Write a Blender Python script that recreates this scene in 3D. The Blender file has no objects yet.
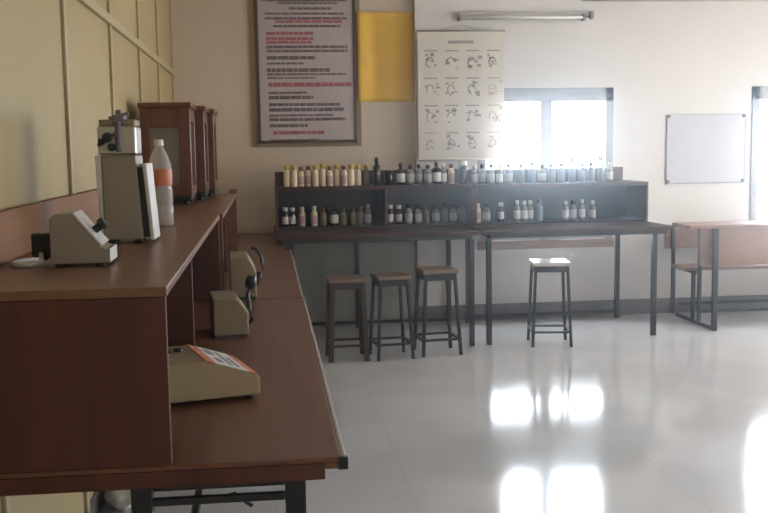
import bpy, bmesh, math, random
from mathutils import Matrix, Vector
random.seed(7)
PI = math.pi
COL = bpy.context.scene.collection

# ------------------------------------------------------------------ materials
def new_mat(name):
    m = bpy.data.materials.new(name); m.use_nodes = True
    nt = m.node_tree
    return m, nt, nt.nodes['Principled BSDF']

def plain(name, col, rough=0.5, metal=0.0, var=0.06, scale=9.0, spec=0.5, bump=0.0):
    m, nt, p = new_mat(name)
    p.inputs['Roughness'].default_value = rough
    p.inputs['Metallic'].default_value = metal
    p.inputs['Specular IOR Level'].default_value = spec
    tc = nt.nodes.new('ShaderNodeTexCoord')
    n = nt.nodes.new('ShaderNodeTexNoise'); n.inputs['Scale'].default_value = scale; n.inputs['Detail'].default_value = 5
    nt.links.new(tc.outputs['Object'], n.inputs['Vector'])
    r = nt.nodes.new('ShaderNodeValToRGB')
    r.color_ramp.elements[0].position = 0.3; r.color_ramp.elements[1].position = 0.7
    r.color_ramp.elements[0].color = tuple(c * (1 - var) for c in col) + (1,)
    r.color_ramp.elements[1].color = tuple(min(1, c * (1 + var)) for c in col) + (1,)
    nt.links.new(n.outputs['Fac'], r.inputs['Fac']); nt.links.new(r.outputs['Color'], p.inputs['Base Color'])
    if bump:
        b = nt.nodes.new('ShaderNodeBump'); b.inputs['Strength'].default_value = bump; b.inputs['Distance'].default_value = 0.01
        nt.links.new(n.outputs['Fac'], b.inputs['Height']); nt.links.new(b.outputs['Normal'], p.inputs['Normal'])
    return m

def wood(name, dark, light, rough=0.4, axis='Z', scale=1.0, spec=0.5):
    m, nt, p = new_mat(name)
    tc = nt.nodes.new('ShaderNodeTexCoord'); mp = nt.nodes.new('ShaderNodeMapping')
    s = {'X': (1.2, 26, 26), 'Y': (26, 1.2, 26), 'Z': (26, 26, 1.2)}[axis]
    mp.inputs['Scale'].default_value = tuple(k * scale for k in s)
    nt.links.new(tc.outputs['Object'], mp.inputs['Vector'])
    n = nt.nodes.new('ShaderNodeTexNoise'); n.inputs['Scale'].default_value = 1.0; n.inputs['Detail'].default_value = 6
    n.inputs['Roughness'].default_value = 0.65; n.inputs['Distortion'].default_value = 0.4
    nt.links.new(mp.outputs['Vector'], n.inputs['Vector'])
    r = nt.nodes.new('ShaderNodeValToRGB')
    r.color_ramp.elements[0].position = 0.32; r.color_ramp.elements[1].position = 0.72
    r.color_ramp.elements[0].color = tuple(dark) + (1,); r.color_ramp.elements[1].color = tuple(light) + (1,)
    nt.links.new(n.outputs['Fac'], r.inputs['Fac']); nt.links.new(r.outputs['Color'], p.inputs['Base Color'])
    p.inputs['Roughness'].default_value = rough; p.inputs['Specular IOR Level'].default_value = spec
    return m

def clear(name, col, solid=0.35, rough=0.08):
    """thin clear glass or plastic: part see-through, part tinted and shiny"""
    m, nt, p = new_mat(name)
    p.inputs['Base Color'].default_value = tuple(col) + (1,); p.inputs['Roughness'].default_value = rough
    t = nt.nodes.new('ShaderNodeBsdfTransparent'); t.inputs['Color'].default_value = tuple(0.6 + 0.4 * c for c in col) + (1,)
    mx = nt.nodes.new('ShaderNodeMixShader'); mx.inputs['Fac'].default_value = solid
    nt.links.new(t.outputs[0], mx.inputs[1]); nt.links.new(p.outputs[0], mx.inputs[2])
    nt.links.new(mx.outputs[0], nt.nodes['Material Output'].inputs['Surface'])
    return m

def pane_mat():
    m, nt, p = new_mat('window glass')
    t = nt.nodes.new('ShaderNodeBsdfTransparent'); t.inputs['Color'].default_value = (0.96, 0.98, 1, 1)
    g = nt.nodes.new('ShaderNodeBsdfGlossy'); g.inputs['Roughness'].default_value = 0.02
    mx = nt.nodes.new('ShaderNodeMixShader'); mx.inputs['Fac'].default_value = 0.05
    nt.links.new(t.outputs[0], mx.inputs[1]); nt.links.new(g.outputs[0], mx.inputs[2])
    nt.links.new(mx.outputs[0], nt.nodes['Material Output'].inputs['Surface'])
    return m

def paper_mat(name, col, trans=0.25, var=0.05):
    m = plain(name, col, 0.8, var=var, scale=6)
    nt = m.node_tree; p = nt.nodes['Principled BSDF']
    t = nt.nodes.new('ShaderNodeBsdfTranslucent'); t.inputs['Color'].default_value = tuple(col) + (1,)
    mx = nt.nodes.new('ShaderNodeMixShader'); mx.inputs['Fac'].default_value = trans
    nt.links.new(p.outputs[0], mx.inputs[1]); nt.links.new(t.outputs[0], mx.inputs[2])
    nt.links.new(mx.outputs[0], nt.nodes['Material Output'].inputs['Surface'])
    return m

def floor_mat():
    m, nt, p = new_mat('polished pale floor tiles')
    tc = nt.nodes.new('ShaderNodeTexCoord')
    n = nt.nodes.new('ShaderNodeTexNoise'); n.inputs['Scale'].default_value = 1.6; n.inputs['Detail'].default_value = 8
    n.inputs['Distortion'].default_value = 0.8
    nt.links.new(tc.outputs['Object'], n.inputs['Vector'])
    r = nt.nodes.new('ShaderNodeValToRGB')
    r.color_ramp.elements[0].position = 0.3; r.color_ramp.elements[1].position = 0.75
    r.color_ramp.elements[0].color = (0.54, 0.53, 0.53, 1); r.color_ramp.elements[1].color = (0.65, 0.64, 0.64, 1)
    nt.links.new(n.outputs['Fac'], r.inputs['Fac'])
    b = nt.nodes.new('ShaderNodeTexBrick'); b.offset = 0.0
    b.inputs['Scale'].default_value = 1.0; b.inputs['Brick Width'].default_value = 0.6; b.inputs['Row Height'].default_value = 0.6
    b.inputs['Mortar Size'].default_value = 0.003; b.inputs['Mortar Smooth'].default_value = 0.6
    b.inputs['Mortar'].default_value = (0.50, 0.49, 0.485, 1)
    nt.links.new(tc.outputs['Object'], b.inputs['Vector'])
    nt.links.new(r.outputs['Color'], b.inputs['Color1']); nt.links.new(r.outputs['Color'], b.inputs['Color2'])
    nt.links.new(b.outputs['Color'], p.inputs['Base Color'])
    n2 = nt.nodes.new('ShaderNodeTexNoise'); n2.inputs['Scale'].default_value = 3.0; n2.inputs['Detail'].default_value = 3
    nt.links.new(tc.outputs['Object'], n2.inputs['Vector'])
    mr = nt.nodes.new('ShaderNodeMapRange'); mr.inputs['To Min'].default_value = 0.07; mr.inputs['To Max'].default_value = 0.15
    nt.links.new(n2.outputs['Fac'], mr.inputs['Value']); nt.links.new(mr.outputs['Result'], p.inputs['Roughness'])
    p.inputs['Specular IOR Level'].default_value = 0.6
    return m

M = {}
M['floor'] = floor_mat()
M['wall_left'] = plain('cream painted wall panels', (0.42, 0.325, 0.16), 0.6, var=0.05, scale=1.3)
M['batten'] = plain('cream painted batten', (0.47, 0.38, 0.23), 0.5, var=0.03)
M['wall'] = plain('off white plaster', (0.67, 0.64, 0.615), 0.85, var=0.04, scale=1.6, bump=0.05)
M['wall_dim'] = plain('plaster toned for dim light', (0.63, 0.53, 0.42), 0.85, var=0.04, scale=1.6, bump=0.05)  # same wall toned tan to carry the weaker light left of the step
M['ceiling'] = plain('white ceiling paint', (0.78, 0.76, 0.72), 0.9, var=0.02, scale=2)
M['skirting'] = plain('grey skirting', (0.17, 0.165, 0.17), 0.5, var=0.1)
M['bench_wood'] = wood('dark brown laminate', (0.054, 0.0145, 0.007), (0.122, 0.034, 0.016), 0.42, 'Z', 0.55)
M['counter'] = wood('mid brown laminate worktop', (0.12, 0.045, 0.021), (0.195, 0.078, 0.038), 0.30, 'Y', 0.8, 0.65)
M['shelf_top'] = wood('brown laminate shelf top', (0.15, 0.070, 0.035), (0.23, 0.112, 0.058), 0.34, 'Y', 0.8)
M['backboard'] = wood('orange brown laminate', (0.20, 0.080, 0.027), (0.30, 0.128, 0.048), 0.6, 'Y', 0.8)
M['edge'] = plain('pale worn edge strip', (0.42, 0.37, 0.32), 0.4, var=0.2, scale=20)
M['dark_wood'] = wood('very dark laminate', (0.014, 0.006, 0.004), (0.030, 0.013, 0.009), 0.4, 'X', 0.7)
M['desk_wood'] = wood('dark brown desk laminate', (0.042, 0.020, 0.013), (0.085, 0.042, 0.027), 0.55, 'X', 0.7, 0.3)
M['end_wood'] = wood('red brown shelf edge', (0.06, 0.022, 0.014), (0.10, 0.038, 0.024), 0.42, 'Z', 0.7)
M['school_wood'] = wood('reddish brown bench board', (0.20, 0.108, 0.074), (0.31, 0.175, 0.122), 0.4, 'X', 0.7)
M['black_metal'] = plain('black painted steel', (0.016, 0.016, 0.019), 0.42, var=0.15)
M['shaded_wall'] = plain('panel for shaded wall', (0.70, 0.69, 0.63), 0.6, var=0.05, scale=3)  # colour set to give the wall's shade behind the stools
M['stool_seat'] = wood('worn stool seat', (0.13, 0.085, 0.06), (0.24, 0.165, 0.12), 0.4, 'X', 1.0)
M['stool_white'] = wood('pale stool seat', (0.52, 0.48, 0.44), (0.72, 0.69, 0.66), 0.28, 'X', 1.0)  # paler than the other stool seats
M['stool_leg'] = wood('dark brown stool leg', (0.030, 0.018, 0.012), (0.062, 0.036, 0.024), 0.5, 'Z', 1.0)
M['case_wood'] = wood('varnished red brown wood', (0.105, 0.036, 0.018), (0.20, 0.072, 0.036), 0.3, 'Z', 0.9)
M['case_glass'] = clear('balance case glass', (0.35, 0.30, 0.27), 0.5, 0.05)
M['black'] = plain('black plastic', (0.012, 0.012, 0.013), 0.4, var=0.1)
M['grey_case'] = plain('warm grey enamel', (0.31, 0.27, 0.205), 0.45, var=0.05)
M['grey_light'] = plain('pale grey enamel', (0.62, 0.59, 0.54), 0.4, var=0.05)
M['steel'] = plain('brushed steel', (0.55, 0.53, 0.50), 0.28, metal=0.9, var=0.06, scale=14)
M['beige'] = plain('beige enamel', (0.42, 0.33, 0.185), 0.45, var=0.04)
M['beige_dull'] = plain('dull khaki enamel', (0.30, 0.235, 0.14), 0.5, var=0.06)
M['orange'] = plain('orange print', (0.62, 0.17, 0.065), 0.5, var=0.05)
M['white_print'] = plain('white keypad print', (0.72, 0.70, 0.70), 0.4, var=0.03)
M['grey_print'] = plain('grey print', (0.22, 0.21, 0.22), 0.5, var=0.05)
M['tan'] = plain('tan frame board', (0.27, 0.21, 0.12), 0.6, var=0.06)
M['frame_dark'] = plain('dark frame strip', (0.085, 0.052, 0.038), 0.5, var=0.1)
M['poster'] = plain('lavender grey poster', (0.47, 0.40, 0.415), 0.35, var=0.03, scale=3)
M['ink_dark'] = plain('dark ink', (0.165, 0.13, 0.135), 0.6)
M['ink_red'] = plain('red ink', (0.40, 0.125, 0.135), 0.6)
M['yellow'] = paper_mat('yellow paper', (0.84, 0.52, 0.09), 0.06)
M['chart'] = paper_mat('ivory chart paper', (0.74, 0.69, 0.60), 0.16, 0.03)
M['ink_grey'] = plain('faded grey ink', (0.33, 0.30, 0.28), 0.7)
M['ink_pink'] = plain('faded pink ink', (0.55, 0.42, 0.38), 0.7)
M['win_frame'] = plain('grey painted window frame', (0.30, 0.30, 0.32), 0.5, var=0.05)
M['sill'] = wood('brown window sill', (0.25, 0.15, 0.10), (0.38, 0.235, 0.16), 0.5, 'X', 0.7)
M['pane'] = pane_mat()
M['tube_case'] = plain('grey batten light body', (0.47, 0.45, 0.43), 0.5, var=0.03)
M['tube'] = plain('unlit fluorescent tube', (0.72, 0.71, 0.68), 0.25, var=0.01)
M['board'] = plain('pale lilac grey board', (0.50, 0.495, 0.535), 0.4, var=0.02, scale=2)
M['board_edge'] = plain('grey board edge', (0.36, 0.35, 0.37), 0.5)
M['conduit'] = plain('grey conduit', (0.56, 0.54, 0.52), 0.6, var=0.03)
M['pet'] = clear('clear bottle plastic', (0.78, 0.74, 0.70), 0.38, 0.1)
M['pet_label'] = plain('orange red bottle label', (0.52, 0.14, 0.055), 0.45, var=0.12, scale=40)
M['pet_cap'] = plain('white bottle cap', (0.66, 0.62, 0.57), 0.4)
M['b_white'] = plain('cream plastic bottle', (0.74, 0.62, 0.44), 0.4, var=0.05)
M['b_amber'] = clear('amber bottle glass', (0.16, 0.10, 0.03), 0.7)
M['b_dark'] = plain('dark brown bottle glass', (0.022, 0.014, 0.012), 0.15, var=0.1)
M['b_clear'] = clear('clear bottle glass', (0.50, 0.52, 0.50), 0.42)
M['b_blue'] = clear('bluish bottle glass', (0.30, 0.37, 0.42), 0.6)
M['b_olive'] = clear('olive bottle contents', (0.26, 0.23, 0.13), 0.8)
M['cap_yellow'] = plain('yellow cap', (0.62, 0.43, 0.04), 0.45)
M['cap_brown'] = plain('brown cap', (0.15, 0.075, 0.03), 0.45)
M['cap_black'] = plain('black cap', (0.02, 0.02, 0.02), 0.4)
M['cap_white'] = plain('white cap', (0.72, 0.68, 0.60), 0.45)
M['lab_white'] = plain('white bottle label', (0.60, 0.57, 0.55), 0.6)
M['lab_grey'] = plain('grey bottle label', (0.40, 0.41, 0.42), 0.6)
M['lab_pink'] = plain('pink bottle label', (0.52, 0.34, 0.32), 0.6)
M['ground'] = plain('pale yard ground', (0.62, 0.60, 0.55), 0.9, var=0.08, scale=1)

# ------------------------------------------------------------------ mesh helpers
class MB:
    def __init__(self):
        self.bm = bmesh.new()
    def _xf(self, vs, loc, rot):
        Mx = Matrix.Translation(Vector(loc)) @ (rot.to_4x4() if rot else Matrix())
        bmesh.ops.transform(self.bm, matrix=Mx, verts=vs)
    def box(self, x0, x1, y0, y1, z0, z1):
        r = bmesh.ops.create_cube(self.bm, size=1.0)['verts']
        for v in r:
            v.co = Vector(((x0 + x1) / 2 + v.co.x * (x1 - x0), (y0 + y1) / 2 + v.co.y * (y1 - y0), (z0 + z1) / 2 + v.co.z * (z1 - z0)))
        return self
    def bar(self, a, b, w, d=None):
        """square-section bar from a to b"""
        a, b = Vector(a), Vector(b); d = d or w
        r = bmesh.ops.create_cube(self.bm, size=1.0)['verts']
        L = (b - a).length; q = (b - a).to_track_quat('Z', 'Y').to_matrix().to_4x4()
        bmesh.ops.transform(self.bm, matrix=Matrix.Translation((a + b) / 2) @ q @ Matrix.Diagonal((w, d, L, 1)), verts=r)
        return self
    def tube(self, pts, r, seg=10):
        pts = [Vector(p) for p in pts]; rings = []
        for i, p in enumerate(pts):
            t = (pts[min(i + 1, len(pts) - 1)] - pts[max(i - 1, 0)]).normalized()
            q = t.to_track_quat('Z', 'Y').to_matrix()
            rr = r[i] if isinstance(r, (list, tuple)) else r
            rings.append([self.bm.verts.new(p + q @ Vector((rr * math.cos(2 * PI * k / seg), rr * math.sin(2 * PI * k / seg), 0))) for k in range(seg)])
        for A, B in zip(rings, rings[1:]):
            for k in range(seg):
                f = self.bm.faces.new((A[k], A[(k + 1) % seg], B[(k + 1) % seg], B[k])); f.smooth = True
        self.bm.faces.new(rings[0][::-1]); self.bm.faces.new(rings[-1])
        return self
    def lathe(self, prof, seg=20, c=(0, 0, 0)):
        rings = []
        for r, z in prof:
            rings.append([self.bm.verts.new((c[0] + max(r, 1e-4) * math.cos(2 * PI * k / seg), c[1] + max(r, 1e-4) * math.sin(2 * PI * k / seg), c[2] + z)) for k in range(seg)])
        for A, B in zip(rings, rings[1:]):
            for k in range(seg):
                f = self.bm.faces.new((A[k], A[(k + 1) % seg], B[(k + 1) % seg], B[k])); f.smooth = True
        self.bm.faces.new(rings[0][::-1]); self.bm.faces.new(rings[-1])
        return self
    def prism(self, poly, y0, y1):
        """polygon in XZ pulled along Y"""
        A = [self.bm.verts.new((x, y0, z)) for x, z in poly]; B = [self.bm.verts.new((x, y1, z)) for x, z in poly]
        n = len(poly)
        self.bm.faces.new(A); self.bm.faces.new(B[::-1])
        for k in range(n):
            self.bm.faces.new((A[k], B[k], B[(k + 1) % n], A[(k + 1) % n]))
        return self
    def hexa(self, lo, hi):
        """block between a lower and an upper quad of points"""
        A = [self.bm.verts.new(p) for p in lo]; B = [self.bm.verts.new(p) for p in hi]
        self.bm.faces.new(A[::-1]); self.bm.faces.new(B)
        for k in range(4):
            self.bm.faces.new((A[k], A[(k + 1) % 4], B[(k + 1) % 4], B[k]))
        return self
    def build(self, name, mat, parent=None, bevel=0.0, loc=None):
        bmesh.ops.recalc_face_normals(self.bm, faces=self.bm.faces[:])
        if loc is not None and parent is None:
            bmesh.ops.translate(self.bm, vec=-Vector(loc), verts=self.bm.verts[:])
        me = bpy.data.meshes.new(name); self.bm.to_mesh(me); self.bm.free()
        me.materials.append(mat)
        o = bpy.data.objects.new(name, me); COL.objects.link(o)
        if loc is not None and parent is None: o.location = loc
        if parent: o.parent = parent
        if bevel:
            b = o.modifiers.new('bevel', 'BEVEL'); b.width = bevel; b.segments = 2; b.limit_method = 'ANGLE'; b.angle_limit = math.radians(40)
        return o

def tag(o, label, cat, group=None):
    o['label'] = label; o['category'] = cat
    if group: o['group'] = group
    return o
def thing(name, label, cat, loc=(0, 0, 0), rz=0.0, group=None):
    o = bpy.data.objects.new(name, None); COL.objects.link(o)
    o.empty_display_size = 0.1; o.location = loc; o.rotation_euler = (0, 0, rz)
    return tag(o, label, cat, group)
def struct(o):
    o['kind'] = 'structure'; return o
def copy_tree(root, loc, rz, label, scale=None):
    r = root.copy(); COL.objects.link(r); r.location = loc; r.rotation_euler = (0, 0, rz); r['label'] = label
    if scale: r.scale = scale
    for ch in list(root.children):
        c = ch.copy(); COL.objects.link(c); c.parent = r
        for g in list(ch.children):
            d = g.copy(); COL.objects.link(d); d.parent = c
    return r

# ------------------------------------------------------------------ the room
XL, XR, YN, YB, ZT = -0.757, 6.0, -3.4, 8.6, 3.05
YBL = 8.68            # the back wall left of the yellow sheet stands a little further back
STEP = 1.29
W1 = (1.835, 3.045, 0.62, 2.02)
W2 = (4.33, 5.54, 0.62, 2.02)
struct(MB().box(XL - 0.3, XR + 0.3, YN - 0.3, YB + 0.4, -0.1, 0).build('floor', M['floor']))
struct(MB().box(XL - 0.3, XR + 0.3, YN - 0.3, YB + 0.4, ZT, ZT + 0.12).build('ceiling', M['ceiling']))
struct(MB().box(XL - 0.25, XL, YN - 0.2, YB + 0.3, 0, ZT).build('wall_left', M['wall_left']))
struct(MB().box(XL, STEP - 0.001, YBL, YB + 0.3, 0, ZT).build('wall_back', M['wall_dim']))
b = MB()
for x0, x1 in ((STEP, W1[0]), (W1[1], W2[0]), (W2[1], XR + 0.25)):
    b.box(x0, x1, YB, YB + 0.3, 0, ZT)
for w in (W1, W2):
    b.box(w[0], w[1], YB, YB + 0.3, 0, w[2]); b.box(w[0], w[1], YB, YB + 0.3, w[3], ZT)
struct(b.build('wall_window', M['wall']))
# right wall with two unseen windows added for light, near wall with another
WR = ((3.8, 5.0, 0.9, 2.15), (6.1, 7.4, 0.9, 2.15))
b = MB(); ys = [YN - 0.2]
for w in WR: ys += [w[0], w[1]]
ys.append(YB + 0.3)
for k in range(0, len(ys), 2): b.box(XR, XR + 0.25, ys[k], ys[k + 1], 0, ZT)
for w in WR:
    b.box(XR, XR + 0.25, w[0], w[1], 0, w[2]); b.box(XR, XR + 0.25, w[0], w[1], w[3], ZT)
struct(b.build('wall_right', M['wall']))
WN = (2.1, 3.0, 0.95, 2.05)
b = MB(); b.box(XL - 0.25, WN[0], YN - 0.25, YN, 0, ZT).box(WN[1], XR + 0.25, YN - 0.25, YN, 0, ZT).box(WN[0], WN[1], YN - 0.25, YN, 0, WN[2]).box(WN[0], WN[1], YN - 0.25, YN, WN[3], ZT)
struct(b.build('wall_near', M['wall']))
r = bpy.data.objects.new('window_5', None); COL.objects.link(r); struct(r); r.location = ((WN[0] + WN[1]) / 2, YN, WN[2]); hw = (WN[1] - WN[0]) / 2; h = WN[3] - WN[2]  # unseen window, added to light the sides facing the camera
f = MB(); f.box(-hw, -hw + 0.07, -0.09, 0, 0, h).box(hw - 0.07, hw, -0.09, 0, 0, h).box(-hw, hw, -0.09, 0, 0, 0.07).box(-hw, hw, -0.09, 0, h - 0.08, h).box(-0.04, 0.04, -0.085, 0, 0.07, h - 0.08)
f.build('window_frame', M['win_frame'], r, 0.004)
for a, c in ((-hw + 0.07, -0.04), (0.04, hw - 0.07)): MB().box(a, c, -0.05, -0.044, 0.07, h - 0.08).build('window_pane', M['pane'], r)

def window_back(n, w):
    x0, x1, z0, z1 = w; xm = (x0 + x1) / 2
    r = bpy.data.objects.new('window_%d' % n, None); COL.objects.link(r); struct(r); r.location = (xm, YB, z0)
    def L(x): return x - xm
    f = MB(); h = z1 - z0
    f.box(L(x0), L(x0) + 0.07, -0.015, 0.09, 0, h); f.box(L(x1) - 0.07, L(x1), -0.015, 0.09, 0, h)
    f.box(L(x0), L(x1), -0.015, 0.09, h - 0.115, h); f.box(-0.052, 0.052, -0.01, 0.085, 0.07, h - 0.1)
    f.box(L(x0) + 0.07, L(x1) - 0.07, 0.0, 0.08, 0.07, 0.12)
    f.build('window_frame', M['win_frame'], r, 0.004)
    MB().box(L(x0) - 0.01, L(x1) + 0.01, -0.035, 0.09, 0, 0.075).build('window_sill', M['sill'], r, 0.004)
    for a, c in ((L(x0) + 0.07, -0.052), (0.052, L(x1) - 0.07)):
        MB().box(a, c, 0.035, 0.041, 0.12, h - 0.115).build('window_pane', M['pane'], r)
window_back(1, W1); window_back(2, W2)
for n, w in enumerate(WR):  # unseen right-wall windows, added to light the room
    r = bpy.data.objects.new('window_%d' % (n + 3), None); COL.objects.link(r); struct(r); ym = (w[0] + w[1]) / 2; h = w[3] - w[2]; hw = (w[1] - w[0]) / 2
    r.location = (XR, ym, w[2])
    f = MB()
    f.box(0, 0.09, -hw, -hw + 0.07, 0, h); f.box(0, 0.09, hw - 0.07, hw, 0, h); f.box(0, 0.09, -hw, hw, h - 0.08, h); f.box(0, 0.09, -hw, hw, 0, 0.07); f.box(0, 0.08, -0.04, 0.04, 0, h)
    f.build('window_frame', M['win_frame'], r, 0.004)
    for a, c in ((-hw + 0.07, -0.04), (0.04, hw - 0.07)):
        MB().box(0.04, 0.046, a, c, 0.07, h - 0.08).build('window_pane', M['pane'], r)

# battens on the left wall
n = 0
for y in (-3.03, -1.86, -0.69, 0.48, 1.65, 2.82, 3.99, 5.16, 6.32, 7.42, 8.55):
    n += 1
    struct(MB().box(XL, XL + 0.014, y - 0.024, y + 0.024, 0, ZT).build('trim_%d' % n, M['batten'], None, 0.003))
n += 1
struct(MB().box(XL, XL + 0.022, YN, YBL, 2.145, 2.19).build('trim_%d' % n, M['batten'], None, 0.004))
# skirting
struct(MB().box(STEP, XR, YB - 0.014, YB, 0, 0.135).build('baseboard_back', M['skirting'], None, 0.003))
struct(MB().box(XL, STEP - 0.001, YBL - 0.014, YBL, 0, 0.135).build('baseboard_corner', M['skirting'], None, 0.003))
struct(MB().box(XL, XL + 0.012, YN, YBL - 0.02, 0, 0.10).build('baseboard_left', M['skirting'], None, 0.003))
# yard outside the windows
struct(MB().box(-14, 22, YB + 0.4, 40, -0.25, -0.15).build('ground_outside', M['ground']))

# ------------------------------------------------------------------ wall things
def wall_empty(name, label, cat, x, y, z): return thing(name, label, cat, (x, y, z))
# framed poster
px0, px1, pz0, pz1 = -0.105, 0.825, 1.545, 2.93
t = wall_empty('framed_poster', 'tall framed poster of red and dark printed lines on the back wall', 'poster', (px0 + px1) / 2, YBL, pz0)
hw, hh = (px1 - px0) / 2, pz1 - pz0
MB().box(-hw, hw, -0.02, 0, 0, hh).build('backing_board', M['tan'], t, 0.003)
f = MB(); a = hw - 0.042
f.box(-a, -a + 0.025, -0.034, -0.02, 0.03, hh - 0.03); f.box(a - 0.022, a, -0.034, -0.02, 0.03, hh - 0.03)
f.box(-a, a, -0.034, -0.02, 0.03, 0.055); f.box(-a, a, -0.034, -0.02, hh - 0.055, hh - 0.03)
f.build('frame', M['frame_dark'], t, 0.002)
MB().box(-a + 0.025, a - 0.022, -0.026, -0.02, 0.055, hh - 0.055).build('sheet', M['poster'], t)
def text_lines(rows, x0, width, z_top, zunit, y, mats, parent, name):
    """rows of broken word-like dashes: (z offset, colour, start, end, height)"""
    for dz, c, s, e, hgt in rows:
        mb = MB(); x = x0 + s * width; end = x0 + e * width
        while x < end - 0.006:
            w = min(random.uniform(0.03, 0.10), end - x)
            mb.box(x, x + w, y - 0.0015, y, z_top - dz * zunit - hgt * 0.62, z_top - dz * zunit + hgt * 0.62)
            x += w + 0.006
        mb.build(name[c], mats[c], parent)
# rows read from the photograph: (distance below the frame's visible top, ink, start, end, height)
rows = [(-6, 'r', 0.3, 0.7, .03), (-2, 'r', .02, .12, .05), (-1, 'd', .2, .9, .02),
        (0.5, 'd', .1, .95, .012), (3, 'd', .2, .85, .014), (8, 'd', .32, .78, .016), (13, 'd', .06, .92, .014), (17.5, 'd', .06, .95, .016), (20.5, 'r', .17, .9, .018), (25, 'd', .15, .88, .016),
        (32, 'r', .07, .58, .022), (37, 'r', .07, .58, .02), (40.5, 'r', .07, .56, .018), (45, 'd', .07, .95, .018), (49, 'd', .07, .95, .016), (55.5, 'd', .07, .60, .024),
        (61, 'd', .07, .48, .014), (67.5, 'd', .07, .76, .026), (71.5, 'd', .07, .93, .014), (75, 'd', .07, .60, .012), (81.5, 'r', .08, .99, .028),
        (89.5, 'd', .08, .5, .016), (94, 'd', .08, .57, .024), (101, 'd', .08, .86, .02), (106, 'd', .08, .9, .024), (111.5, 'd', .08, .78, .014), (115.5, 'd', .08, .92, .02), (121.5, 'd', .08, .5, .022),
        (128.5, 'r', .12, .68, .024), (136, 'd', .08, .62, .016)]
text_lines(rows, -a + 0.035, 2 * a - 0.065, 2.775 - pz0, 0.00865, -0.026, {'d': M['ink_dark'], 'r': M['ink_red']}, t, {'d': 'dark_text_line', 'r': 'red_text_line'})

# yellow sheet
g = MB(); nx, nz = 14, 18; x0, x1, z0, z1 = 0.800, 1.283, 1.92, 2.672
vs = [[g.bm.verts.new((x0 + (x1 - x0) * i / nx, YBL - 0.006 - 0.030 * max(0, 1 - i / 4) - 0.004 * math.sin(i * 1.1) - (0.03 * max(0, (j - nz + 2) / 2) ** 2), z0 + (z1 - z0) * j / nz)) for i in range(nx + 1)] for j in range(nz + 1)]
for j in range(nz):
    for i in range(nx): g.bm.faces.new((vs[j][i], vs[j][i + 1], vs[j + 1][i + 1], vs[j + 1][i])).smooth = True
o = g.build('yellow_sheet', M['yellow'], None, 0, ((x0 + x1) / 2, YBL, z0)); s = o.modifiers.new('thick', 'SOLIDIFY'); s.thickness = 0.0015
tag(o, 'plain bright yellow paper sheet on the wall between poster and chart', 'paper sheet')

# picture chart with a four by four grid of small drawings
cx0, cx1, cz0, cz1 = 1.303, 2.055, 1.415, 2.505
t = wall_empty('wall_chart', 'ivory paper chart with a grid of small drawings beside the window', 'chart', (cx0 + cx1) / 2, YB - 0.045, cz0)
hw, hh = (cx1 - cx0) / 2, cz1 - cz0
MB().box(-hw, hw, -0.001, 0.001, 0, hh).build('sheet', M['chart'], t)
MB().tube([(-hw - 0.012, 0, hh), (hw + 0.012, 0, hh)], 0.007).build('hanging_rod', M['ink_grey'], t)
MB().tube([(-hw - 0.008, 0, 0), (hw + 0.008, 0, 0)], 0.006).build('bottom_rod', M['chart'], t)
MB().tube([(-hw * .55, 0, hh), (0, 0.02, hh + 0.055), (hw * .55, 0, hh)], 0.0022, 6).build('string', M['ink_grey'], t)
MB().box(-0.11, 0.11, -0.004, -0.001, hh - 0.105, hh - 0.08).build('heading', M['ink_grey'], t)
for row in range(4):
    for c in range(4):
        ox = -hw + 0.085 + c * 0.182; oz = hh - 0.17 - row * 0.232
        mb = MB(); ink = 'ink_pink' if (c == 3 and row in (1, 2, 3)) or row == 3 and c == 0 else 'ink_grey'
        mb.box(ox - 0.03, ox + 0.085, -0.003, -0.001, oz, oz + 0.010)
        for k in range(6):
            rx, rz = random.uniform(-0.035, 0.08), random.uniform(-0.15, -0.03)
            sx, sz = random.uniform(0.012, 0.04), random.uniform(0.008, 0.03)
            mb.box(ox + rx, ox + rx + sx, -0.003, -0.001, oz + rz, oz + rz + sz)
        mb.tube([(ox + 0.02 + 0.03 * math.cos(q), -0.002, oz - 0.09 + 0.04 * math.sin(q)) for q in [k * PI / 6 for k in range(random.randint(7, 12))]], 0.004, 6)
        mb.build('drawing', M[ink], t)

# tube light
t = wall_empty('tube_light', 'unlit tube light on a grey batten high on the wall', 'tube light', 2.255, YB, 2.605)
MB().box(-0.59, 0.52, -0.035, 0, 0.0, 0.06).build('batten_body', M['tube_case'], t, 0.004)
MB().tube([(-0.575, -0.055, 0.012), (0.50, -0.055, 0.012)], 0.013, 12).build('tube', M['tube'], t)
for x in (-0.585, 0.505): MB().box(x - 0.012, x + 0.012, -0.075, 0, -0.012, 0.04).build('lamp_holder', M['win_frame'], t, 0.003)
MB().box(0.565, 0.595, -0.05, 0, 0.0, 0.07).box(0.52, 0.565, -0.012, 0, 0.02, 0.035).build('starter_box', M['win_frame'], t, 0.004)
# conduit along the top of the wall
struct(MB().tube([(2.75, YB - 0.015, 2.775), (XR - 0.05, YB - 0.015, 2.775)], 0.015, 10).build('trim_20', M['conduit']))

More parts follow.
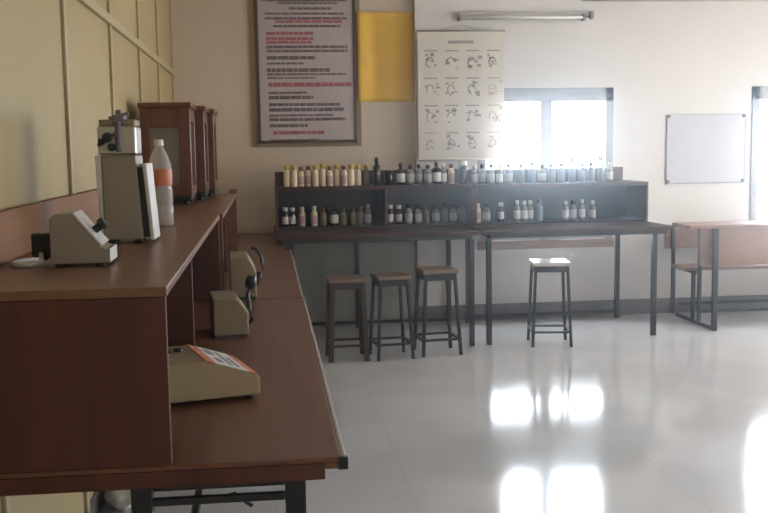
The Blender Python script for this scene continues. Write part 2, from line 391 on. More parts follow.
# white board
bx0, bx1, bz0, bz1 = 3.545, 4.265, 1.172, 1.775
t = wall_empty('wall_board', 'pale blank rectangular board screwed to the wall right of the window', 'board', (bx0 + bx1) / 2, YB, bz0)
hw, hh = (bx1 - bx0) / 2, bz1 - bz0
MB().box(-hw, hw, -0.012, 0, 0, hh).build('panel', M['board'], t, 0.002)
e = MB(); e.box(-hw - 0.008, -hw, -0.014, 0, 0, hh).box(hw, hw + 0.008, -0.014, 0, 0, hh).box(-hw, hw, -0.014, 0, -0.008, 0).box(-hw, hw, -0.014, 0, hh, hh + 0.006)
e.build('edge_strip', M['board_edge'], t)
for x in (-hw + 0.012, hw - 0.012):
    for z in (0.012, hh - 0.012):
        MB().tube([(x, -0.012, z), (x, -0.026, z)], [0.016, 0.011], 12).build('screw_cap', M['skirting'], t)

# ------------------------------------------------------------------ long bench on the left wall
def bench_table(label, y0, y1, x1, ztop, group, near_legs):
    t = thing('lab_table', label, 'table', ((XL + x1) / 2, (y0 + y1) / 2, 0), 0, group)
    cx, cy = (XL + x1) / 2, (y0 + y1) / 2; hx, hy = (x1 - XL) / 2, (y1 - y0) / 2
    MB().box(-hx + 0.016, hx - 0.012, -hy + 0.001, hy - 0.001, ztop - 0.012, ztop).box(hx - 0.0495, hx - 0.012, -hy + 0.001, hy - 0.001, ztop - 0.028, ztop - 0.0122).build('table_top', M['counter'], t, 0.003)
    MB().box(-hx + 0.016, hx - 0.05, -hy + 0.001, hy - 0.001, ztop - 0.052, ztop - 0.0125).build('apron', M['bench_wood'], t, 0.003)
    MB().box(hx - 0.0115, hx, -hy + 0.002, hy - 0.002, ztop - 0.028, ztop).build('edge_strip', M['edge'], t, 0.003)
    MB().box(hx - 0.02, hx + 0.004, -hy - 0.002, -hy + 0.016, ztop - 0.030, ztop).build('corner_guard', M['black'], t, 0.003)
    for lx in (0.047 - cx, -0.305 - cx):
        for ly in (-hy + 0.04, hy - 0.04):
            MB().box(lx - 0.024, lx + 0.024, ly - 0.024, ly + 0.024, 0, ztop - 0.053).build('leg', M['black_metal'], t, 0.003)
    lx0, lx1 = -0.305 - cx, 0.047 - cx
    r = MB()
    for ly in (-hy + 0.04, hy - 0.04): r.box(lx0 + 0.025, lx1 - 0.025, ly - 0.012, ly + 0.012, ztop - 0.069, ztop - 0.0535)
    r.box(lx1 - 0.012, lx1 + 0.012, -hy + 0.065, hy - 0.065, ztop - 0.069, ztop - 0.0535).box(lx0 - 0.012, lx0 + 0.012, -hy + 0.065, hy - 0.065, ztop - 0.069, ztop - 0.0535)
    r.build('top_rail', M['black_metal'], t, 0.002)
    r = MB().box(lx0 + 0.025, lx1 - 0.025, -hy + 0.028, -hy + 0.046, ztop - 0.104, ztop - 0.088).tube([(lx0 + 0.08, -hy + 0.05, ztop - 0.098), (lx0 + 0.16, -hy + 0.09, ztop - 0.118), (lx0 + 0.21, -hy + 0.06, ztop - 0.095), (lx0 + 0.25, -hy + 0.06, ztop - 0.125)], 0.006, 8)
    r.build('brace', M['black_metal'], t)
    r = MB()
    for ly in (-hy + 0.04, hy - 0.04): r.box(lx0 + 0.025, lx1 - 0.025, ly - 0.014, ly + 0.014, 0.14, 0.168)
    r.box(lx0 - 0.014, lx0 + 0.014, -hy + 0.065, hy - 0.065, 0.14, 0.168)
    r.build('foot_rail', M['black_metal'], t, 0.002)
    return t
ZC = 0.81
Y1, Y2, Y3, Y4 = 2.25, 4.79, 7.12, 8.655
bench_table('brown worktop table nearest the camera, with an orange-keyed instrument on it', Y1, Y2 - 0.004, 0.166, ZC, 'tables of the long side bench', True)
bench_table('middle brown worktop table of the wall bench, under the wooden balance cases', Y2 + 0.004, Y3 - 0.004, 0.160, ZC, 'tables of the long side bench', False)
bench_table('farthest brown worktop table of the wall bench, in the room corner', Y3 + 0.004, Y4, 0.100, ZC, 'tables of the long side bench', False)

def raised_shelf(label, y0, y1, x1, ztop, div, lip):
    cx, cy = (XL + x1) / 2, (y0 + y1) / 2; hx, hy = (x1 - XL) / 2, (y1 - y0) / 2
    t = thing('raised_shelf', label, 'shelf', (cx, cy, ZC), 0, 'raised shelves on the side bench')
    h = ztop - ZC
    MB().box(-hx + 0.016, hx + 0.004, -hy, hy, h - 0.022, h).build('shelf_board', M['shelf_top'], t, 0.003)
    for y in (-hy, hy - 0.022):
        MB().box(-hx + 0.016, hx, y, y + 0.022, 0.001, h - 0.0225).build('end_panel', M['counter'] if lip else M['bench_wood'], t, 0.002)  # lipped shelf gets lighter wood here to imitate its lit edge
    for y in div: MB().box(-hx + 0.045, hx - 0.03, y - cy - 0.01, y - cy + 0.01, 0.001, h - 0.0225).build('divider', M['bench_wood'], t, 0.002)
    MB().box(-hx + 0.018, -hx + 0.034, -hy + 0.0225, hy - 0.0225, 0.001, h - 0.0225).build('back_panel', M['dark_wood'], t)
    MB().box(-hx + 0.016, -hx + 0.036, -hy, hy, h + 0.0005, h + 0.143).build('backboard', M['backboard'], t, 0.003)
    if lip: MB().box(hx - 0.05, hx + 0.004, hy - 0.02, hy, h + 0.0005, h + 0.03).build('end_lip', M['backboard'], t, 0.003)
    return t
ZS = 1.22
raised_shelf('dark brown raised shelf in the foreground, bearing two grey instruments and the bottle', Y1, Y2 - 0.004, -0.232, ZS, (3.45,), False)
raised_shelf('dark brown raised shelf further along, bearing the wooden balance cases', Y2 + 0.004, Y3 - 0.004, -0.215, ZS, (5.9,), True)

# wedge instrument on the shelf
t = thing('bench_meter', 'small grey wedge-shaped meter with a sloping front on the raised shelf', 'lab instrument', (-0.503, 2.775, ZS), 0.02)
prof = [(-0.070, 0.008), (-0.070, 0.128), (-0.056, 0.142), (-0.015, 0.142), (0.058, 0.052), (0.078, 0.044), (0.080, 0.008)]
MB().prism(prof, -0.07, 0.07).build('body', M['grey_case'], t, 0.004)
pl = MB()
pl.hexa([(-0.012, -0.071, 0.1395), (-0.012, 0.069, 0.1395), (0.0585, 0.069, 0.053), (0.0585, -0.071, 0.053)][::-1], [(-0.007, -0.071, 0.1435), (-0.007, 0.069, 0.1435), (0.0635, 0.069, 0.057), (0.0635, -0.071, 0.057)][::-1])
pl.box(0.0802, 0.084, -0.071, 0.069, 0.01, 0.046)
pl.build('front_panel', M['grey_light'], t, 0.001)
MB().tube([(0.034, 0.0, 0.090), (0.052, 0.0, 0.104)], 0.011, 14).tube([(0.052, 0.0, 0.104), (0.064, 0.0, 0.113)], 0.017, 14).build('knob', M['black'], t)
for x in (-0.05, 0.055):
    for y in (-0.055, 0.055): MB().tube([(x, y, 0), (x, y, 0.008)], 0.012, 10).build('foot', M['black'], t)
# adapter with its cord
t = thing('power_adapter', 'small black plug adapter beside the grey wedge meter on the shelf', 'adapter', (-0.606, 2.80, ZS))
MB().box(-0.03, 0.024, -0.025, 0.025, 0.02, 0.085).box(-0.012, 0.012, -0.02, 0.02, 0.012, 0.03).build('body', M['black'], t, 0.005)
MB().tube([(-0.004, -0.028, 0.03), (0.004, -0.06, 0.012), (-0.02, -0.09, 0.007), (-0.06, -0.075, 0.007), (-0.085, -0.02, 0.007), (-0.07, 0.03, 0.007), (-0.02, 0.06, 0.007)], 0.0068, 8).build('cord', M['grey_light'], t)

# tall instrument
t = thing('tower_instrument', 'tall grey steel-topped instrument with a clamp and black knobs on the shelf', 'lab instrument', (-0.462, 3.46, ZS), 0)
MB().hexa([(-0.075, -0.09, 0.012), (0.052, -0.09, 0.012), (0.058, 0.05, 0.012), (-0.075, 0.05, 0.012)], [(-0.074, -0.09, 0.29), (0.036, -0.09, 0.29), (0.042, 0.05, 0.29), (-0.074, 0.05, 0.29)]).build('body', M['grey_case'], t, 0.005)
MB().box(-0.083, 0.040, -0.094, 0.055, 0.291, 0.385).build('steel_head', M['steel'], t, 0.006)
MB().hexa([(0.0545, -0.086, 0.02), (0.074, -0.086, 0.02), (0.078, 0.045, 0.02), (0.061, 0.045, 0.02)], [(0.041, -0.086, 0.25), (0.056, -0.086, 0.25), (0.060, 0.045, 0.25), (0.047, 0.045, 0.25)]).build('side_panel', M['black'], t, 0.002)
MB().hexa([(0.0745, -0.092, 0.01), (0.088, -0.092, 0.01), (0.092, 0.05, 0.01), (0.0785, 0.05, 0.01)], [(0.0565, -0.092, 0.262), (0.070, -0.092, 0.262), (0.074, 0.05, 0.262), (0.0605, 0.05, 0.262)]).build('side_trim', M['grey_light'], t, 0.003)
MB().hexa([(-0.087, -0.094, 0.012), (-0.0755, -0.094, 0.012), (-0.0755, 0.05, 0.012), (-0.087, 0.05, 0.012)], [(-0.094, -0.094, 0.29), (-0.0745, -0.094, 0.29), (-0.0745, 0.05, 0.29), (-0.094, 0.05, 0.29)]).build('side_trim', M['grey_light'], t, 0.003)
MB().box(-0.078, 0.036, -0.085, 0.048, 0.3855, 0.407).build('lid', M['tan'], t, 0.004)
c = MB(); c.box(-0.035, 0.004, -0.088, -0.03, 0.386, 0.422).box(-0.024, -0.006, -0.085, -0.04, 0.422, 0.438).tube([(-0.048, -0.065, 0.41), (0.018, -0.065, 0.426)], 0.007, 8).tube([(-0.015, -0.100, 0.30), (-0.015, -0.100, 0.40)], 0.010, 10)
c.build('clamp', M['skirting'], t, 0.003)
for x, z, r_ in ((-0.068, 0.335, 0.010), (-0.048, 0.348, 0.016), (-0.036, 0.316, 0.013)):
    MB().tube([(x, -0.094, z), (x, -0.122, z)], r_, 12).build('knob', M['black'], t)
MB().tube([(-0.078, -0.118, 0.322), (-0.02, -0.118, 0.360)], 0.0055, 8).build('lever', M['black'], t)
for x in (-0.055, 0.035):
    for y in (-0.07, 0.03): MB().tube([(x, y, 0), (x, y, 0.012)], 0.016, 10).build('foot', M['black'], t)

# water bottle
t = thing('water_bottle', 'clear plastic water bottle with an orange label behind the tall instrument', 'bottle', (-0.428, 4.13, ZS))
MB().lathe([(0.044, 0), (0.049, 0.008), (0.049, 0.075), (0.045, 0.085), (0.049, 0.095), (0.049, 0.145), (0.045, 0.152), (0.047, 0.16), (0.047, 0.236), (0.046, 0.25), (0.034, 0.285), (0.019, 0.312), (0.015, 0.325)], 24).build('body', M['pet'], t)
MB().lathe([(0.0478, 0.165), (0.0485, 0.167), (0.0485, 0.228), (0.0478, 0.23)], 24).build('label_band', M['pet_label'], t)
MB().lathe([(0.0175, 0.322), (0.0185, 0.325), (0.0185, 0.345), (0.016, 0.348)], 18).build('cap', M['pet_cap'], t)

# balance cases
def balance_case(label):
    t = thing('balance_case', label, 'balance case', (0, 0, 0), 0, 'wooden balance cases')
    w, d, h = 0.136, 0.20, 0.572
    c = MB()
    c.box(-w, -w + 0.05, -d, -d + 0.022, 0.05, h - 0.03); c.box(w - 0.06, w, -d, -d + 0.022, 0.05, h - 0.03)
    c.box(-w + 0.05, w - 0.06, -d, -d + 0.022, 0.05, 0.115); c.box(-w + 0.05, w - 0.06, -d, -d + 0.022, h - 0.14, h - 0.03)
    c.box(-w, -w + 0.02, -d + 0.022, d, 0.05, h - 0.03); c.box(-w, w, d - 0.02, d, 0.05, h - 0.03)
    c.box(w - 0.025, w, -d + 0.022, -d + 0.06, 0.05, h - 0.03); c.box(w - 0.025, w, d - 0.06, d - 0.02, 0.05, h - 0.03)
    c.box(w - 0.025, w, -d + 0.06, d - 0.06, h - 0.1, h - 0.03); c.box(w - 0.025, w, -d + 0.06, d - 0.06, 0.05, 0.1)
    c.box(-w + 0.02, w - 0.002, -d + 0.022, d - 0.02, 0.05, 0.065)
    c.build('cabinet', M['case_wood'], t, 0.003)
    MB().box(-w - 0.012, w + 0.012, -d - 0.012, d + 0.012, h - 0.03, h).build('top_board', M['case_wood'], t, 0.006)
    MB().box(-w + 0.05, w - 0.06, -d + 0.006, -d + 0.012, 0.115, h - 0.14).build('glass_pane', M['case_glass'], t)
    MB().box(w - 0.016, w - 0.010, -d + 0.06, d - 0.06, 0.1, h - 0.1).build('glass_pane', M['case_glass'], t)
    MB().tube([(w - 0.03, -d, 0.28), (w - 0.03, -d - 0.014, 0.28)], 0.008, 10).build('knob', M['black'], t)
    MB().box(-w + 0.01, w - 0.005, -d + 0.01, d - 0.01, 0.026, 0.0495).build('plinth', M['black'], t, 0.003)
    for x in (-w + 0.04, w - 0.035):
        for y in (-d + 0.04, d - 0.04): MB().tube([(x, y, 0), (x, y, 0.026)], [0.02, 0.014], 10).build('foot', M['black'], t)
    return t
c0 = balance_case('nearest red-brown glazed wooden balance case, full front seen beside the water bottle')
c0.location = (-0.556, 5.93, ZS)
for lab, (x, y) in (('middle wooden balance case of three, mostly hidden behind the nearest one', (-0.507, 6.40)), ('farthest wooden balance case of three, at the far end of the shelf', (-0.474, 6.87))):
    copy_tree(c0, (x, y, ZS), 0, lab)

# keypad instrument on the worktop
t = thing('keypad_meter', 'beige sloped meter with a white keypad and orange bands on the worktop', 'lab instrument', (-0.233, 2.925, ZC), 0.28)
KX, KZ, KDX, KDZ, KW = 0.012, 0.122, 0.148, -0.052, 0.135
prof = [(-0.17, 0.012), (-0.17, KZ), (KX, KZ), (KX + KDX, KZ + KDZ), (0.168, 0.058), (0.168, 0.012)]
MB().prism(prof, -KW, KW).build('body', M['beige'], t, 0.005)
def slope_patch(u0, u1, v0, v1, lift):
    """a thin plate on the sloping face; u along the slope 0-1, v across"""
    n = math.hypot(KDX, KDZ)
    def pt(u, v, l): return (KX + KDX * u - l * KDZ / n, v, KZ + KDZ * u + l * KDX / n)
    q = [(u0, v0), (u1, v0), (u1, v1), (u0, v1)]
    return MB().hexa([pt(u, v, 0.0002) for u, v in q], [pt(u, v, lift) for u, v in q])
slope_patch(0.0, 0.17, -KW, KW, 0.003).build('orange_band', M['orange'], t)
slope_patch(0.84, 0.99, -KW, KW, 0.003).build('orange_band', M['orange'], t)
kp = slope_patch(0.18, 0.83, -KW, KW, 0.0035).build('keypad', M['white_print'], t)
for u0, u1, v0, v1 in ((0.26, 0.42, 0.03, 0.10), (0.30, 0.42, -0.09, -0.03), (0.52, 0.58, -0.10, 0.10), (0.66, 0.72, -0.10, 0.04)):
    slope_patch(u0, u1, v0, v1, 0.0045).build('key_print', M['grey_print'], kp)
MB().box(-0.095, -0.055, 0.02, 0.07, 0.1222, 0.129).tube([(-0.03, 0.045, 0.122), (-0.03, 0.045, 0.131)], 0.014, 14).build('sample_holder', M['black'], t, 0.002)
for x in (-0.15, 0.14):
    for y in (-0.115, 0.115): MB().tube([(x, y, 0), (x, y, 0.012)], 0.012, 10).build('foot', M['black'], t)

# two dull khaki instruments with black flexible arms further along the worktop
def arm_meter(label, w, d, h, loc, rz, arm, head):
    t = thing('electrode_meter', label, 'lab instrument', loc, rz, 'dull meters with black arms')
    MB().prism([(-w, 0.010), (-w, h), (w * 0.35, h), (w, h * 0.62), (w, 0.010)], -d, d).build('body', M['beige_dull'], t, 0.005)
    MB().hexa([(w * .40, -d * .8, h * .975), (w * .96, -d * .8, h * .645), (w * .96, d * .8, h * .645), (w * .40, d * .8, h * .975)], [(w * .42, -d * .8, h * .995), (w * .98, -d * .8, h * .665), (w * .98, d * .8, h * .665), (w * .42, d * .8, h * .995)]).build('face_panel', M['beige'], t)
    MB().box(-w + .005, w - .005, -d + .005, d - .005, 0, 0.010).build('base', M['black'], t)
    MB().tube(arm, 0.0085, 10).build('flexible_arm', M['black'], t)
    MB().tube(head, [0.012, 0.02, 0.022, 0.014], 12).build('electrode_holder', M['black'], t)
    return t
arm_meter('dull khaki meter with a black arm on the worktop, nearer of two', 0.066, 0.12, 0.15, (-0.163, 3.92, ZC), 0.12,
          [(0.066, -0.03, 0.03), (0.085, -0.05, 0.055), (0.078, -0.05, 0.10), (0.072, -0.04, 0.15), (0.085, -0.03, 0.18)], [(0.085, -0.03, 0.16), (0.082, -0.03, 0.18), (0.088, -0.03, 0.205), (0.092, -0.03, 0.225)])
arm_meter('dull khaki meter with a raised black arm on the worktop, farther of two', 0.062, 0.14, 0.205, (-0.13, 4.92, ZC), 0.05,
          [(0.062, -0.05, 0.09), (0.092, -0.05, 0.10), (0.098, -0.05, 0.15), (0.088, -0.05, 0.20), (0.065, -0.05, 0.232), (0.042, -0.05, 0.24)], [(0.055, -0.05, 0.055), (0.06, -0.06, 0.07), (0.07, -0.06, 0.10), (0.08, -0.055, 0.12)])

# white bag on the floor under the nearest table
g = MB(); bmesh.ops.create_icosphere(g.bm, subdivisions=4, radius=1.0)
rr = random.Random(3)
from mathutils import noise
for v in g.bm.verts:
    d = 1 + 0.22 * noise.noise(v.co * 2.3) + 0.10 * noise.noise(v.co * 6)
    z = v.co.z
    v.co = Vector((v.co.x * 0.085 * d * (1 - 0.35 * max(0, z)), v.co.y * 0.14 * d * (1 - 0.35 * max(0, z)), max(0.0, 0.07 + z * 0.085 * d)))
for f in g.bm.faces: f.smooth = True
tag(g.build('plastic_bag', M['white_print']), 'small crumpled white bag on the floor by the wall under the nearest table', 'bag').location = (-0.645, 4.32, 0)

# ------------------------------------------------------------------ benches along the back wall
def back_bench(label, x0, x1, y0, y1, ztop, rz, legs, rail_z):
    cx, cy = (x0 + x1) / 2, (y0 + y1) / 2; hx, hy = (x1 - x0) / 2, (y1 - y0) / 2
    t = thing('lab_bench', label, 'bench table', (cx, cy, 0), rz, 'benches under the bottle shelves')
    MB().box(-hx, hx, -hy, hy, ztop - 0.032, ztop).build('bench_top', M['desk_wood'], t, 0.004)
    f = MB()
    for y in (-hy + 0.02, hy - 0.05): f.box(-hx + 0.06, hx - 0.05, y, y + 0.025, ztop - 0.06, ztop - 0.0325)
    for x in (-hx + 0.06, hx - 0.075): f.box(x, x + 0.025, -hy + 0.0455, hy - 0.0505, ztop - 0.06, ztop - 0.0325)
    f.build('frame', M['black_metal'], t, 0.002)
    for lx, ly in legs:
        MB().box(lx - cx - 0.019, lx - cx + 0.019, ly - cy - 0.019, ly - cy + 0.019, 0, ztop - 0.0605).build('leg', M['black_metal'], t, 0.002)
    r = MB(); bl = [p for p in legs if p[1] > cy]
    r.bar((bl[0][0] - cx + 0.02, bl[0][1] - cy, rail_z), (bl[-1][0] - cx - 0.02, bl[-1][1] - cy, rail_z), 0.026)
    r.build('foot_rail', M['black_metal'], t)
    return t
YF, YK = 7.39, 8.50
back_bench('long dark bench below the framed poster, three stools in front of it', 0.05, 1.585, YF, YK, 0.885, 0, [(0.165, YF + 0.06), (1.53, YF + 0.045), (0.165, YK - 0.09), (0.74, YK - 0.09), (1.53, YK - 0.09)], 0.045)
back_bench('long dark bench in front of the window, pale-topped stool before it', 1.605, 3.13, YF + 0.04, YK, 0.885, 0.02, [(1.66, YF + 0.085), (3.03, YF + 0.19), (1.712, YK - 0.06), (3.05, YK - 0.07)], 0.06)

def bottle_shelf(label, x0, x1, zb, zt, rz, divs):
    y0, y1 = 7.95, 8.40
    cx, cy = (x0 + x1) / 2, (y0 + y1) / 2; hx, hy = (x1 - x0) / 2, (y1 - y0) / 2
    t = thing('bottle_shelf', label, 'shelf', (cx, cy, zb), rz, 'bottle shelves on the back benches')
    h = zt - zb
    MB().box(-hx, hx, -hy, hy, h - 0.03, h).build('top_board', M['desk_wood'], t, 0.003)
    MB().box(-hx + 0.02, hx - 0.02, -hy + 0.01, hy, 0, 0.015).build('bottom_board', M['dark_wood'], t, 0.002)
    for x in (-hx, hx - 0.0195): MB().box(x, x + 0.0195, -hy + 0.002, hy, 0, h - 0.0305).build('end_panel', M['end_wood'], t, 0.002)
    for x in divs: MB().box(x - cx - 0.011, x - cx + 0.011, -hy + 0.012, hy - 0.0125, 0.0155, h - 0.0305).build('divider', M['end_wood'], t, 0.002)
    MB().box(-hx + 0.02, hx - 0.02, hy - 0.012, hy, 0.0155, h - 0.0305).build('back_panel', M['dark_wood'], t)
    return t, cx, cy, hx, hy, h
tA, cxa, cya, hxa, hya, ha = bottle_shelf('dark open bottle shelf below the poster with many cream yellow-capped bottles', 0.062, 1.655, 0.886, 1.222, 0, (0.945,))
MB().box(-hxa + 0.003, hxa, hya - 0.13, hya - 0.11, ha + 0.0005, ha + 0.118).build('ledge_board', M['end_wood'], tA, 0.003)
tB, cxb, cyb, hxb, hyb, hb = bottle_shelf('dark open bottle shelf standing in front of the window', 1.662, 3.125, 0.886, 1.214, 0.01, ())
MB().box(-hxb, hxb - 0.10, hyb - 0.13, hyb - 0.11, hb + 0.0005, hb + 0.118).build('ledge_board', M['end_wood'], tB, 0.003)

# reagent bottles
ORD = ['leftmost', 'second', 'third', 'fourth', 'fifth', 'sixth', 'seventh', 'eighth', 'ninth', 'tenth', 'eleventh', 'twelfth', 'thirteenth', 'fourteenth', 'fifteenth', 'sixteenth', 'seventeenth', 'eighteenth', 'nineteenth', 'twentieth', 'twenty-first', 'twenty-second', 'twenty-third', 'twenty-fourth']
KIND = {  # description, body material, cap material, label material, radius, height, neck
    'wy': ('cream plastic bottle with yellow cap', 'b_white', 'cap_yellow', None, 0.027, 0.172, 0.62),
    'wb': ('cream plastic bottle with brown cap', 'b_white', 'cap_brown', 'lab_pink', 0.0255, 0.158, 0.6),
    'am': ('yellowish amber bottle', 'b_amber', 'cap_yellow', None, 0.030, 0.165, 0.5),
    'dt': ('tall dark brown bottle', 'b_dark', 'cap_black', None, 0.031, 0.225, 0.42),
    'dl': ('dark bottle with white label', 'b_dark', 'cap_black', 'lab_white', 0.034, 0.175, 0.4),
    'ds': ('short dark jar', 'b_dark', 'cap_black', None, 0.040, 0.12, 0.8),
    'dc': ('dark bottle with large cream cap', 'b_dark', 'cap_white', None, 0.034, 0.185, 0.9),
    'gl': ('grey labelled clear bottle', 'b_clear', 'cap_black', 'lab_grey', 0.032, 0.16, 0.45),
    'gw': ('clear bottle with white cap', 'b_clear', 'cap_white', 'lab_white', 0.027, 0.165, 0.5),
    'bl': ('bluish glass bottle with dark cap', 'b_blue', 'cap_black', None, 0.034, 0.165, 0.45),
    'bt': ('tall bluish glass bottle', 'b_blue', 'lab_grey', None, 0.032, 0.215, 0.5),
    'ol': ('olive filled bottle', 'b_olive', 'cap_brown', None, 0.027, 0.15, 0.5),
    'ww': ('white-capped dark bottle with label', 'b_dark', 'cap_white', 'lab_white', 0.026, 0.155, 0.7),
    'pk': ('cream bottle with pink label', 'b_white', 'cap_white', 'lab_pink', 0.027, 0.155, 0.6),
}
PROTO = {}
def bottle(kind, loc, label, group):
    if kind in PROTO:
        return copy_tree(PROTO[kind], loc, random.uniform(-0.3, 0.3), label, (1, 1, random.uniform(0.95, 1.05))), None
    desc, bm_, cm, lm, r, h, nk = KIND[kind]
    t = thing('reagent_bottle', label, 'bottle', loc, 0, group)
    rn = r * nk; hs = h * 0.66 if nk < 0.75 else h * 0.74; hc = h * 0.80
    MB().lathe([(r * 0.9, 0), (r, 0.006), (r, hs), (r * 0.9, hs + 0.008), (rn + 0.002, hc - 0.012), (rn, hc - 0.004), (rn, hc + 0.004)], 18).build('body', M[bm_], t)
    rc = rn * 1.18
    MB().lathe([(rc, hc), (rc, h - 0.003), (rc * 0.9, h)], 16).build('cap', M[cm], t)
    if lm: MB().lathe([(r * 1.0 + 0.0004, 0.02), (r + 0.0012, 0.021), (r + 0.0012, hs * 0.78), (r + 0.0004, hs * 0.78 + 0.001)], 18).build('label_band', M[lm], t)
    PROTO[kind] = t
    return t, None
def row(seq, y, z, where, group, jit=0.02):
    for i, (x, k) in enumerate(seq):
        lab = '%s, %s from the left %s' % (KIND[k][0], ORD[i], where) if i else '%s, leftmost %s' % (KIND[k][0], where)
        t, _ = bottle(k, (x, y + random.uniform(-jit, jit), z), lab, group)
        t['group'] = group
xs = [0.160 + 0.0575 * i for i in range(11)]
ks = ['wy', 'wy', 'wb', 'wb', 'wy', 'wy', 'wb', 'wy', 'wb', 'wy', 'wy']
topA = list(zip(xs, ks)) + [(0.805, 'am'), (0.885, 'dt'), (0.985, 'ds'), (1.085, 'dl'), (1.165, 'gl'), (1.235, 'gl'), (1.305, 'gl'), (1.375, 'dl'), (1.437, 'gw'), (1.50, 'wb'), (1.592, 'dc')]
topB = [(1.70, 'gw'), (1.762, 'gl'), (1.83, 'gl'), (1.905, 'gw'), (1.98, 'gl'), (2.085, 'bl'), (2.18, 'bl'), (2.265, 'gl'), (2.345, 'bl'), (2.43, 'bl'), (2.525, 'bt'), (2.605, 'bl'), (2.685, 'bl'), (2.765, 'bt'), (2.845, 'gw')]
lowA = [(0.138, 'ww'), (0.198, 'ww'), (0.276, 'pk'), (0.372, 'pk'), (0.447, 'ol'), (0.535, 'dl'), (0.61, 'ol'), (0.69, 'ol'), (0.75, 'ol'), (0.812, 'gw'), (0.995, 'ww'), (1.068, 'ww'), (1.145, 'gl'), (1.225, 'gl'), (1.30, 'ol'), (1.372, 'gl'), (1.445, 'bl'), (1.52, 'gl'), (1.592, 'bl')]
lowB = [(1.728, 'pk'), (1.80, 'gl'), (1.92, 'ww'), (2.06, 'gw'), (2.118, 'gw'), (2.176, 'gw'), (2.25, 'bl'), (2.47, 'gw'), (2.54, 'gl'), (2.62, 'gw'), (2.705, 'gw')]
row(topA, 8.09, 1.2225, 'atop the shelf under the poster', 'bottles atop the shelf under the poster')
row(lowA, 8.12, 0.9015, 'inside the shelf under the poster', 'bottles inside the shelf under the poster', 0.015)
row(topB, 8.10, 1.2145, 'atop the shelf by the window', 'bottles atop the shelf by the window')
row(lowB, 8.13, 0.9015, 'inside the shelf by the window', 'bottles inside the shelf by the window', 0.015)

# panel added in place of the shaded wall under the left bench
tag(MB().box(0.13, 1.275, YBL - 0.05, YBL - 0.016, 0.0, 0.86).build('shaded_wall_panel', M['shaded_wall'], None, 0.003, (0.6, YBL - 0.033, 0)), 'large plain panel standing in for the shaded wall behind the three stools', 'board')

# ------------------------------------------------------------------ stools
def stool(label, loc, rz, seat_mat, leg_mat, s=0.132, h=0.61, lw=0.024, foot=0.145, name='lab_stool'):
    t = thing(name, label, 'stool', loc, rz, 'lab stools by the back benches')
    MB().box(-s - 0.012, s + 0.012, -s - 0.012, s + 0.012, h - 0.028, h).build('seat', seat_mat, t, 0.005)
    MB().box(-s + 0.012, s - 0.012, -s + 0.002, -s + 0.02, h - 0.075, h - 0.0285).box(-s + 0.012, s - 0.012, s - 0.02, s - 0.002, h - 0.075, h - 0.0285).box(-s + 0.002, -s + 0.02, -s + 0.012, s - 0.012, h - 0.075, h - 0.0285).box(s - 0.02, s - 0.002, -s + 0.012, s - 0.012, h - 0.075, h - 0.0285).build('apron', leg_mat, t)
    for sx in (-1, 1):
        for sy in (-1, 1):
            a = s - lw / 2; mb = MB(); q = lw / 2
            mb.hexa([(sx * foot - q, sy * foot - q, 0), (sx * foot + q, sy * foot - q, 0), (sx * foot + q, sy * foot + q, 0), (sx * foot - q, sy * foot + q, 0)],
                    [(sx * a - q, sy * a - q, h - 0.0285), (sx * a + q, sy * a - q, h - 0.0285), (sx * a + q, sy * a + q, h - 0.0285), (sx * a - q, sy * a + q, h - 0.0285)])
            mb.build('leg', leg_mat, t, 0.002)
    zr = 0.115; e = foot - 0.004
    for A, B in (((-e, -e), (e, -e)), ((-e, e), (e, e)), ((-e, -e), (-e, e)), ((e, -e), (e, e))):
        MB().bar((A[0], A[1], zr), (B[0], B[1], zr), 0.024, 0.016).build('stretcher', leg_mat, t)
    return t
stool('dark wooden stool nearest the long side bench, first of three', (0.548, 7.17, 0), 0.03, M['stool_seat'], M['stool_leg'], 0.125, 0.597, 0.036, 0.130)
s2 = stool('slim dark stool in the middle of the row of three', (0.872, 7.16, 0), 0.14, M['stool_seat'], M['black_metal'], 0.110, 0.608, 0.022, 0.130)
copy_tree(s2, (1.228, 7.25, 0), 0.10, 'slim dark stool next to the bench legs, farthest of three', (1.10, 1.06, 1.04))
stool('pale-topped stool standing alone in front of the window bench', (2.135, 7.42, 0), -0.14, M['stool_white'], M['black_metal'], 0.130, 0.645, 0.022, 0.146)

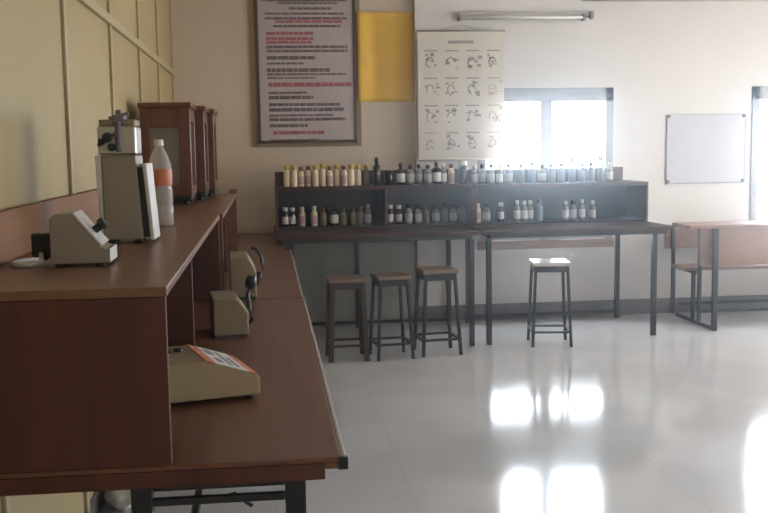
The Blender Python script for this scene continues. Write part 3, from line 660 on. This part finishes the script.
# ------------------------------------------------------------------ school desk and its seat at the right
t = thing('school_desk', 'brown wooden desk joined to a backed seat below the pale board', 'desk', (4.45, 7.9, 0))
x0, x1 = -0.99, 0.95
MB().box(x0 - 0.10, x1, -0.24, 0.12, 0.838, 0.866).build('desk_top', M['school_wood'], t, 0.004)
MB().box(x0 + 0.01, x1 - 0.1, -0.196, -0.178, 0.535, 0.837).build('front_panel', M['school_wood'], t, 0.003)
MB().box(x0 + 0.045, x1, 0.16, 0.46, 0.448, 0.474).build('seat', M['school_wood'], t, 0.004)
MB().box(x0 + 0.018, x1, 0.545, 0.565, 0.60, 0.81).build('backrest', M['school_wood'], t, 0.004)
for lx in (-0.86, 0.82):
    MB().box(lx - 0.019, lx + 0.019, -0.235, -0.197, 0, 0.837).build('leg', M['black_metal'], t, 0.002)
    MB().box(lx - 0.014, lx + 0.014, 0.06, 0.09, 0.03, 0.837).build('leg', M['black_metal'], t, 0.002)
    MB().box(lx - 0.062, lx - 0.030, 0.50, 0.53, 0.03, 0.447).build('leg', M['black_metal'], t, 0.002)
    MB().bar((lx - 0.046, 0.515, 0.44), (lx - 0.046, 0.540, 0.80), 0.026).build('back_post', M['black_metal'], t)
    MB().box(lx - 0.014, lx + 0.014, 0.18, 0.21, 0.03, 0.447).build('leg', M['black_metal'], t, 0.002)
    MB().box(lx - 0.014, lx + 0.014, -0.196, 0.53, 0.0, 0.029).build('floor_runner', M['black_metal'], t, 0.002)
    MB().box(lx - 0.012, lx + 0.012, 0.15, 0.535, 0.42, 0.447).build('seat_bearer', M['black_metal'], t, 0.002)
MB().box(-0.845, 0.805, 0.06, 0.085, 0.10, 0.126).box(-0.845, 0.805, 0.50, 0.525, 0.10, 0.126).build('cross_rail', M['black_metal'], t, 0.002)

# ------------------------------------------------------------------ lens glare volume added to imitate veiling lens glare in the room
hm = bpy.data.materials.new('lens glare volume'); hm.use_nodes = True; nt = hm.node_tree; nt.nodes.remove(nt.nodes['Principled BSDF'])
v = nt.nodes.new('ShaderNodeVolumeScatter'); v.inputs['Density'].default_value = 0.018; v.inputs['Anisotropy'].default_value = 0.91
v.inputs['Color'].default_value = (0.84, 0.92, 1.0, 1)
nt.links.new(v.outputs[0], nt.nodes['Material Output'].inputs['Volume'])
hz = MB().box(XL - 0.02, XR + 0.02, YN - 0.02, YB + 0.03, -0.02, ZT + 0.02).build('glare', hm); hz['kind'] = 'stuff'; hz['label'] = 'faint bright haze volume filling the room, added to imitate veiling in the lens'; hz['category'] = 'glare'

# ------------------------------------------------------------------ light, world, camera
W = bpy.data.worlds.new('sky'); bpy.context.scene.world = W; W.use_nodes = True
bg = W.node_tree.nodes['Background']; bg.inputs['Color'].default_value = (0.88, 0.94, 1.0, 1); bg.inputs['Strength'].default_value = 22.0
# bright sky, bluish ahead, with an added warm tint from behind the camera
nt = W.node_tree; tc = nt.nodes.new('ShaderNodeTexCoord'); sp = nt.nodes.new('ShaderNodeSeparateXYZ'); nt.links.new(tc.outputs['Generated'], sp.inputs[0])
rp = nt.nodes.new('ShaderNodeValToRGB'); rp.color_ramp.elements[0].position = 0.2; rp.color_ramp.elements[1].position = 0.75
rp.color_ramp.elements[0].color = (1.0, 0.93, 0.84, 1); rp.color_ramp.elements[1].color = (0.86, 0.93, 1.0, 1)
mr = nt.nodes.new('ShaderNodeMapRange'); mr.inputs['From Min'].default_value = -1; mr.inputs['From Max'].default_value = 1
nt.links.new(sp.outputs['Y'], mr.inputs['Value']); nt.links.new(mr.outputs['Result'], rp.inputs['Fac']); nt.links.new(rp.outputs['Color'], bg.inputs['Color'])
def portal(loc, rot, sx, sy):
    L = bpy.data.lights.new('window portal', 'AREA'); L.shape = 'RECTANGLE'; L.size = sx; L.size_y = sy; L.cycles.is_portal = True
    o = bpy.data.objects.new('window_portal', L); COL.objects.link(o); o.location = loc; o.rotation_euler = rot
for w in (W1, W2): portal(((w[0] + w[1]) / 2, YB + 0.2, (w[2] + w[3]) / 2), (-PI / 2, 0, 0), w[1] - w[0], w[3] - w[2])
portal(((WN[0] + WN[1]) / 2, YN - 0.2, (WN[2] + WN[3]) / 2), (PI / 2, 0, 0), WN[1] - WN[0], WN[3] - WN[2])
for w in WR: portal((XR + 0.2, (w[0] + w[1]) / 2, (w[2] + w[3]) / 2), (0, PI / 2, 0), w[3] - w[2], w[1] - w[0])

cam = bpy.data.cameras.new('camera'); co = bpy.data.objects.new('camera', cam); COL.objects.link(co)
cam.sensor_width = 36; cam.lens = 46.875; cam.clip_start = 0.05
R = Matrix(((0.99307442, 0.02726906, -0.11427863), (-0.11653696, 0.10517954, -0.98760134), (-0.01491119, 0.9940793, 0.10762897)))
co.matrix_world = Matrix.Translation((0, 0, 1.52)) @ R.to_4x4()
sc = bpy.context.scene; sc.camera = co
vs_ = sc.view_settings; vs_.view_transform = 'Standard'; vs_.look = 'None'; vs_.gamma = 1.0; vs_.use_curve_mapping = False; vs_.exposure = 0.8
sc.cycles.max_bounces = 10; sc.cycles.diffuse_bounces = 6; sc.cycles.transparent_max_bounces = 16
sc.cycles.caustics_reflective = False; sc.cycles.caustics_refractive = False
sc.cycles.sample_clamp_indirect = 30.0
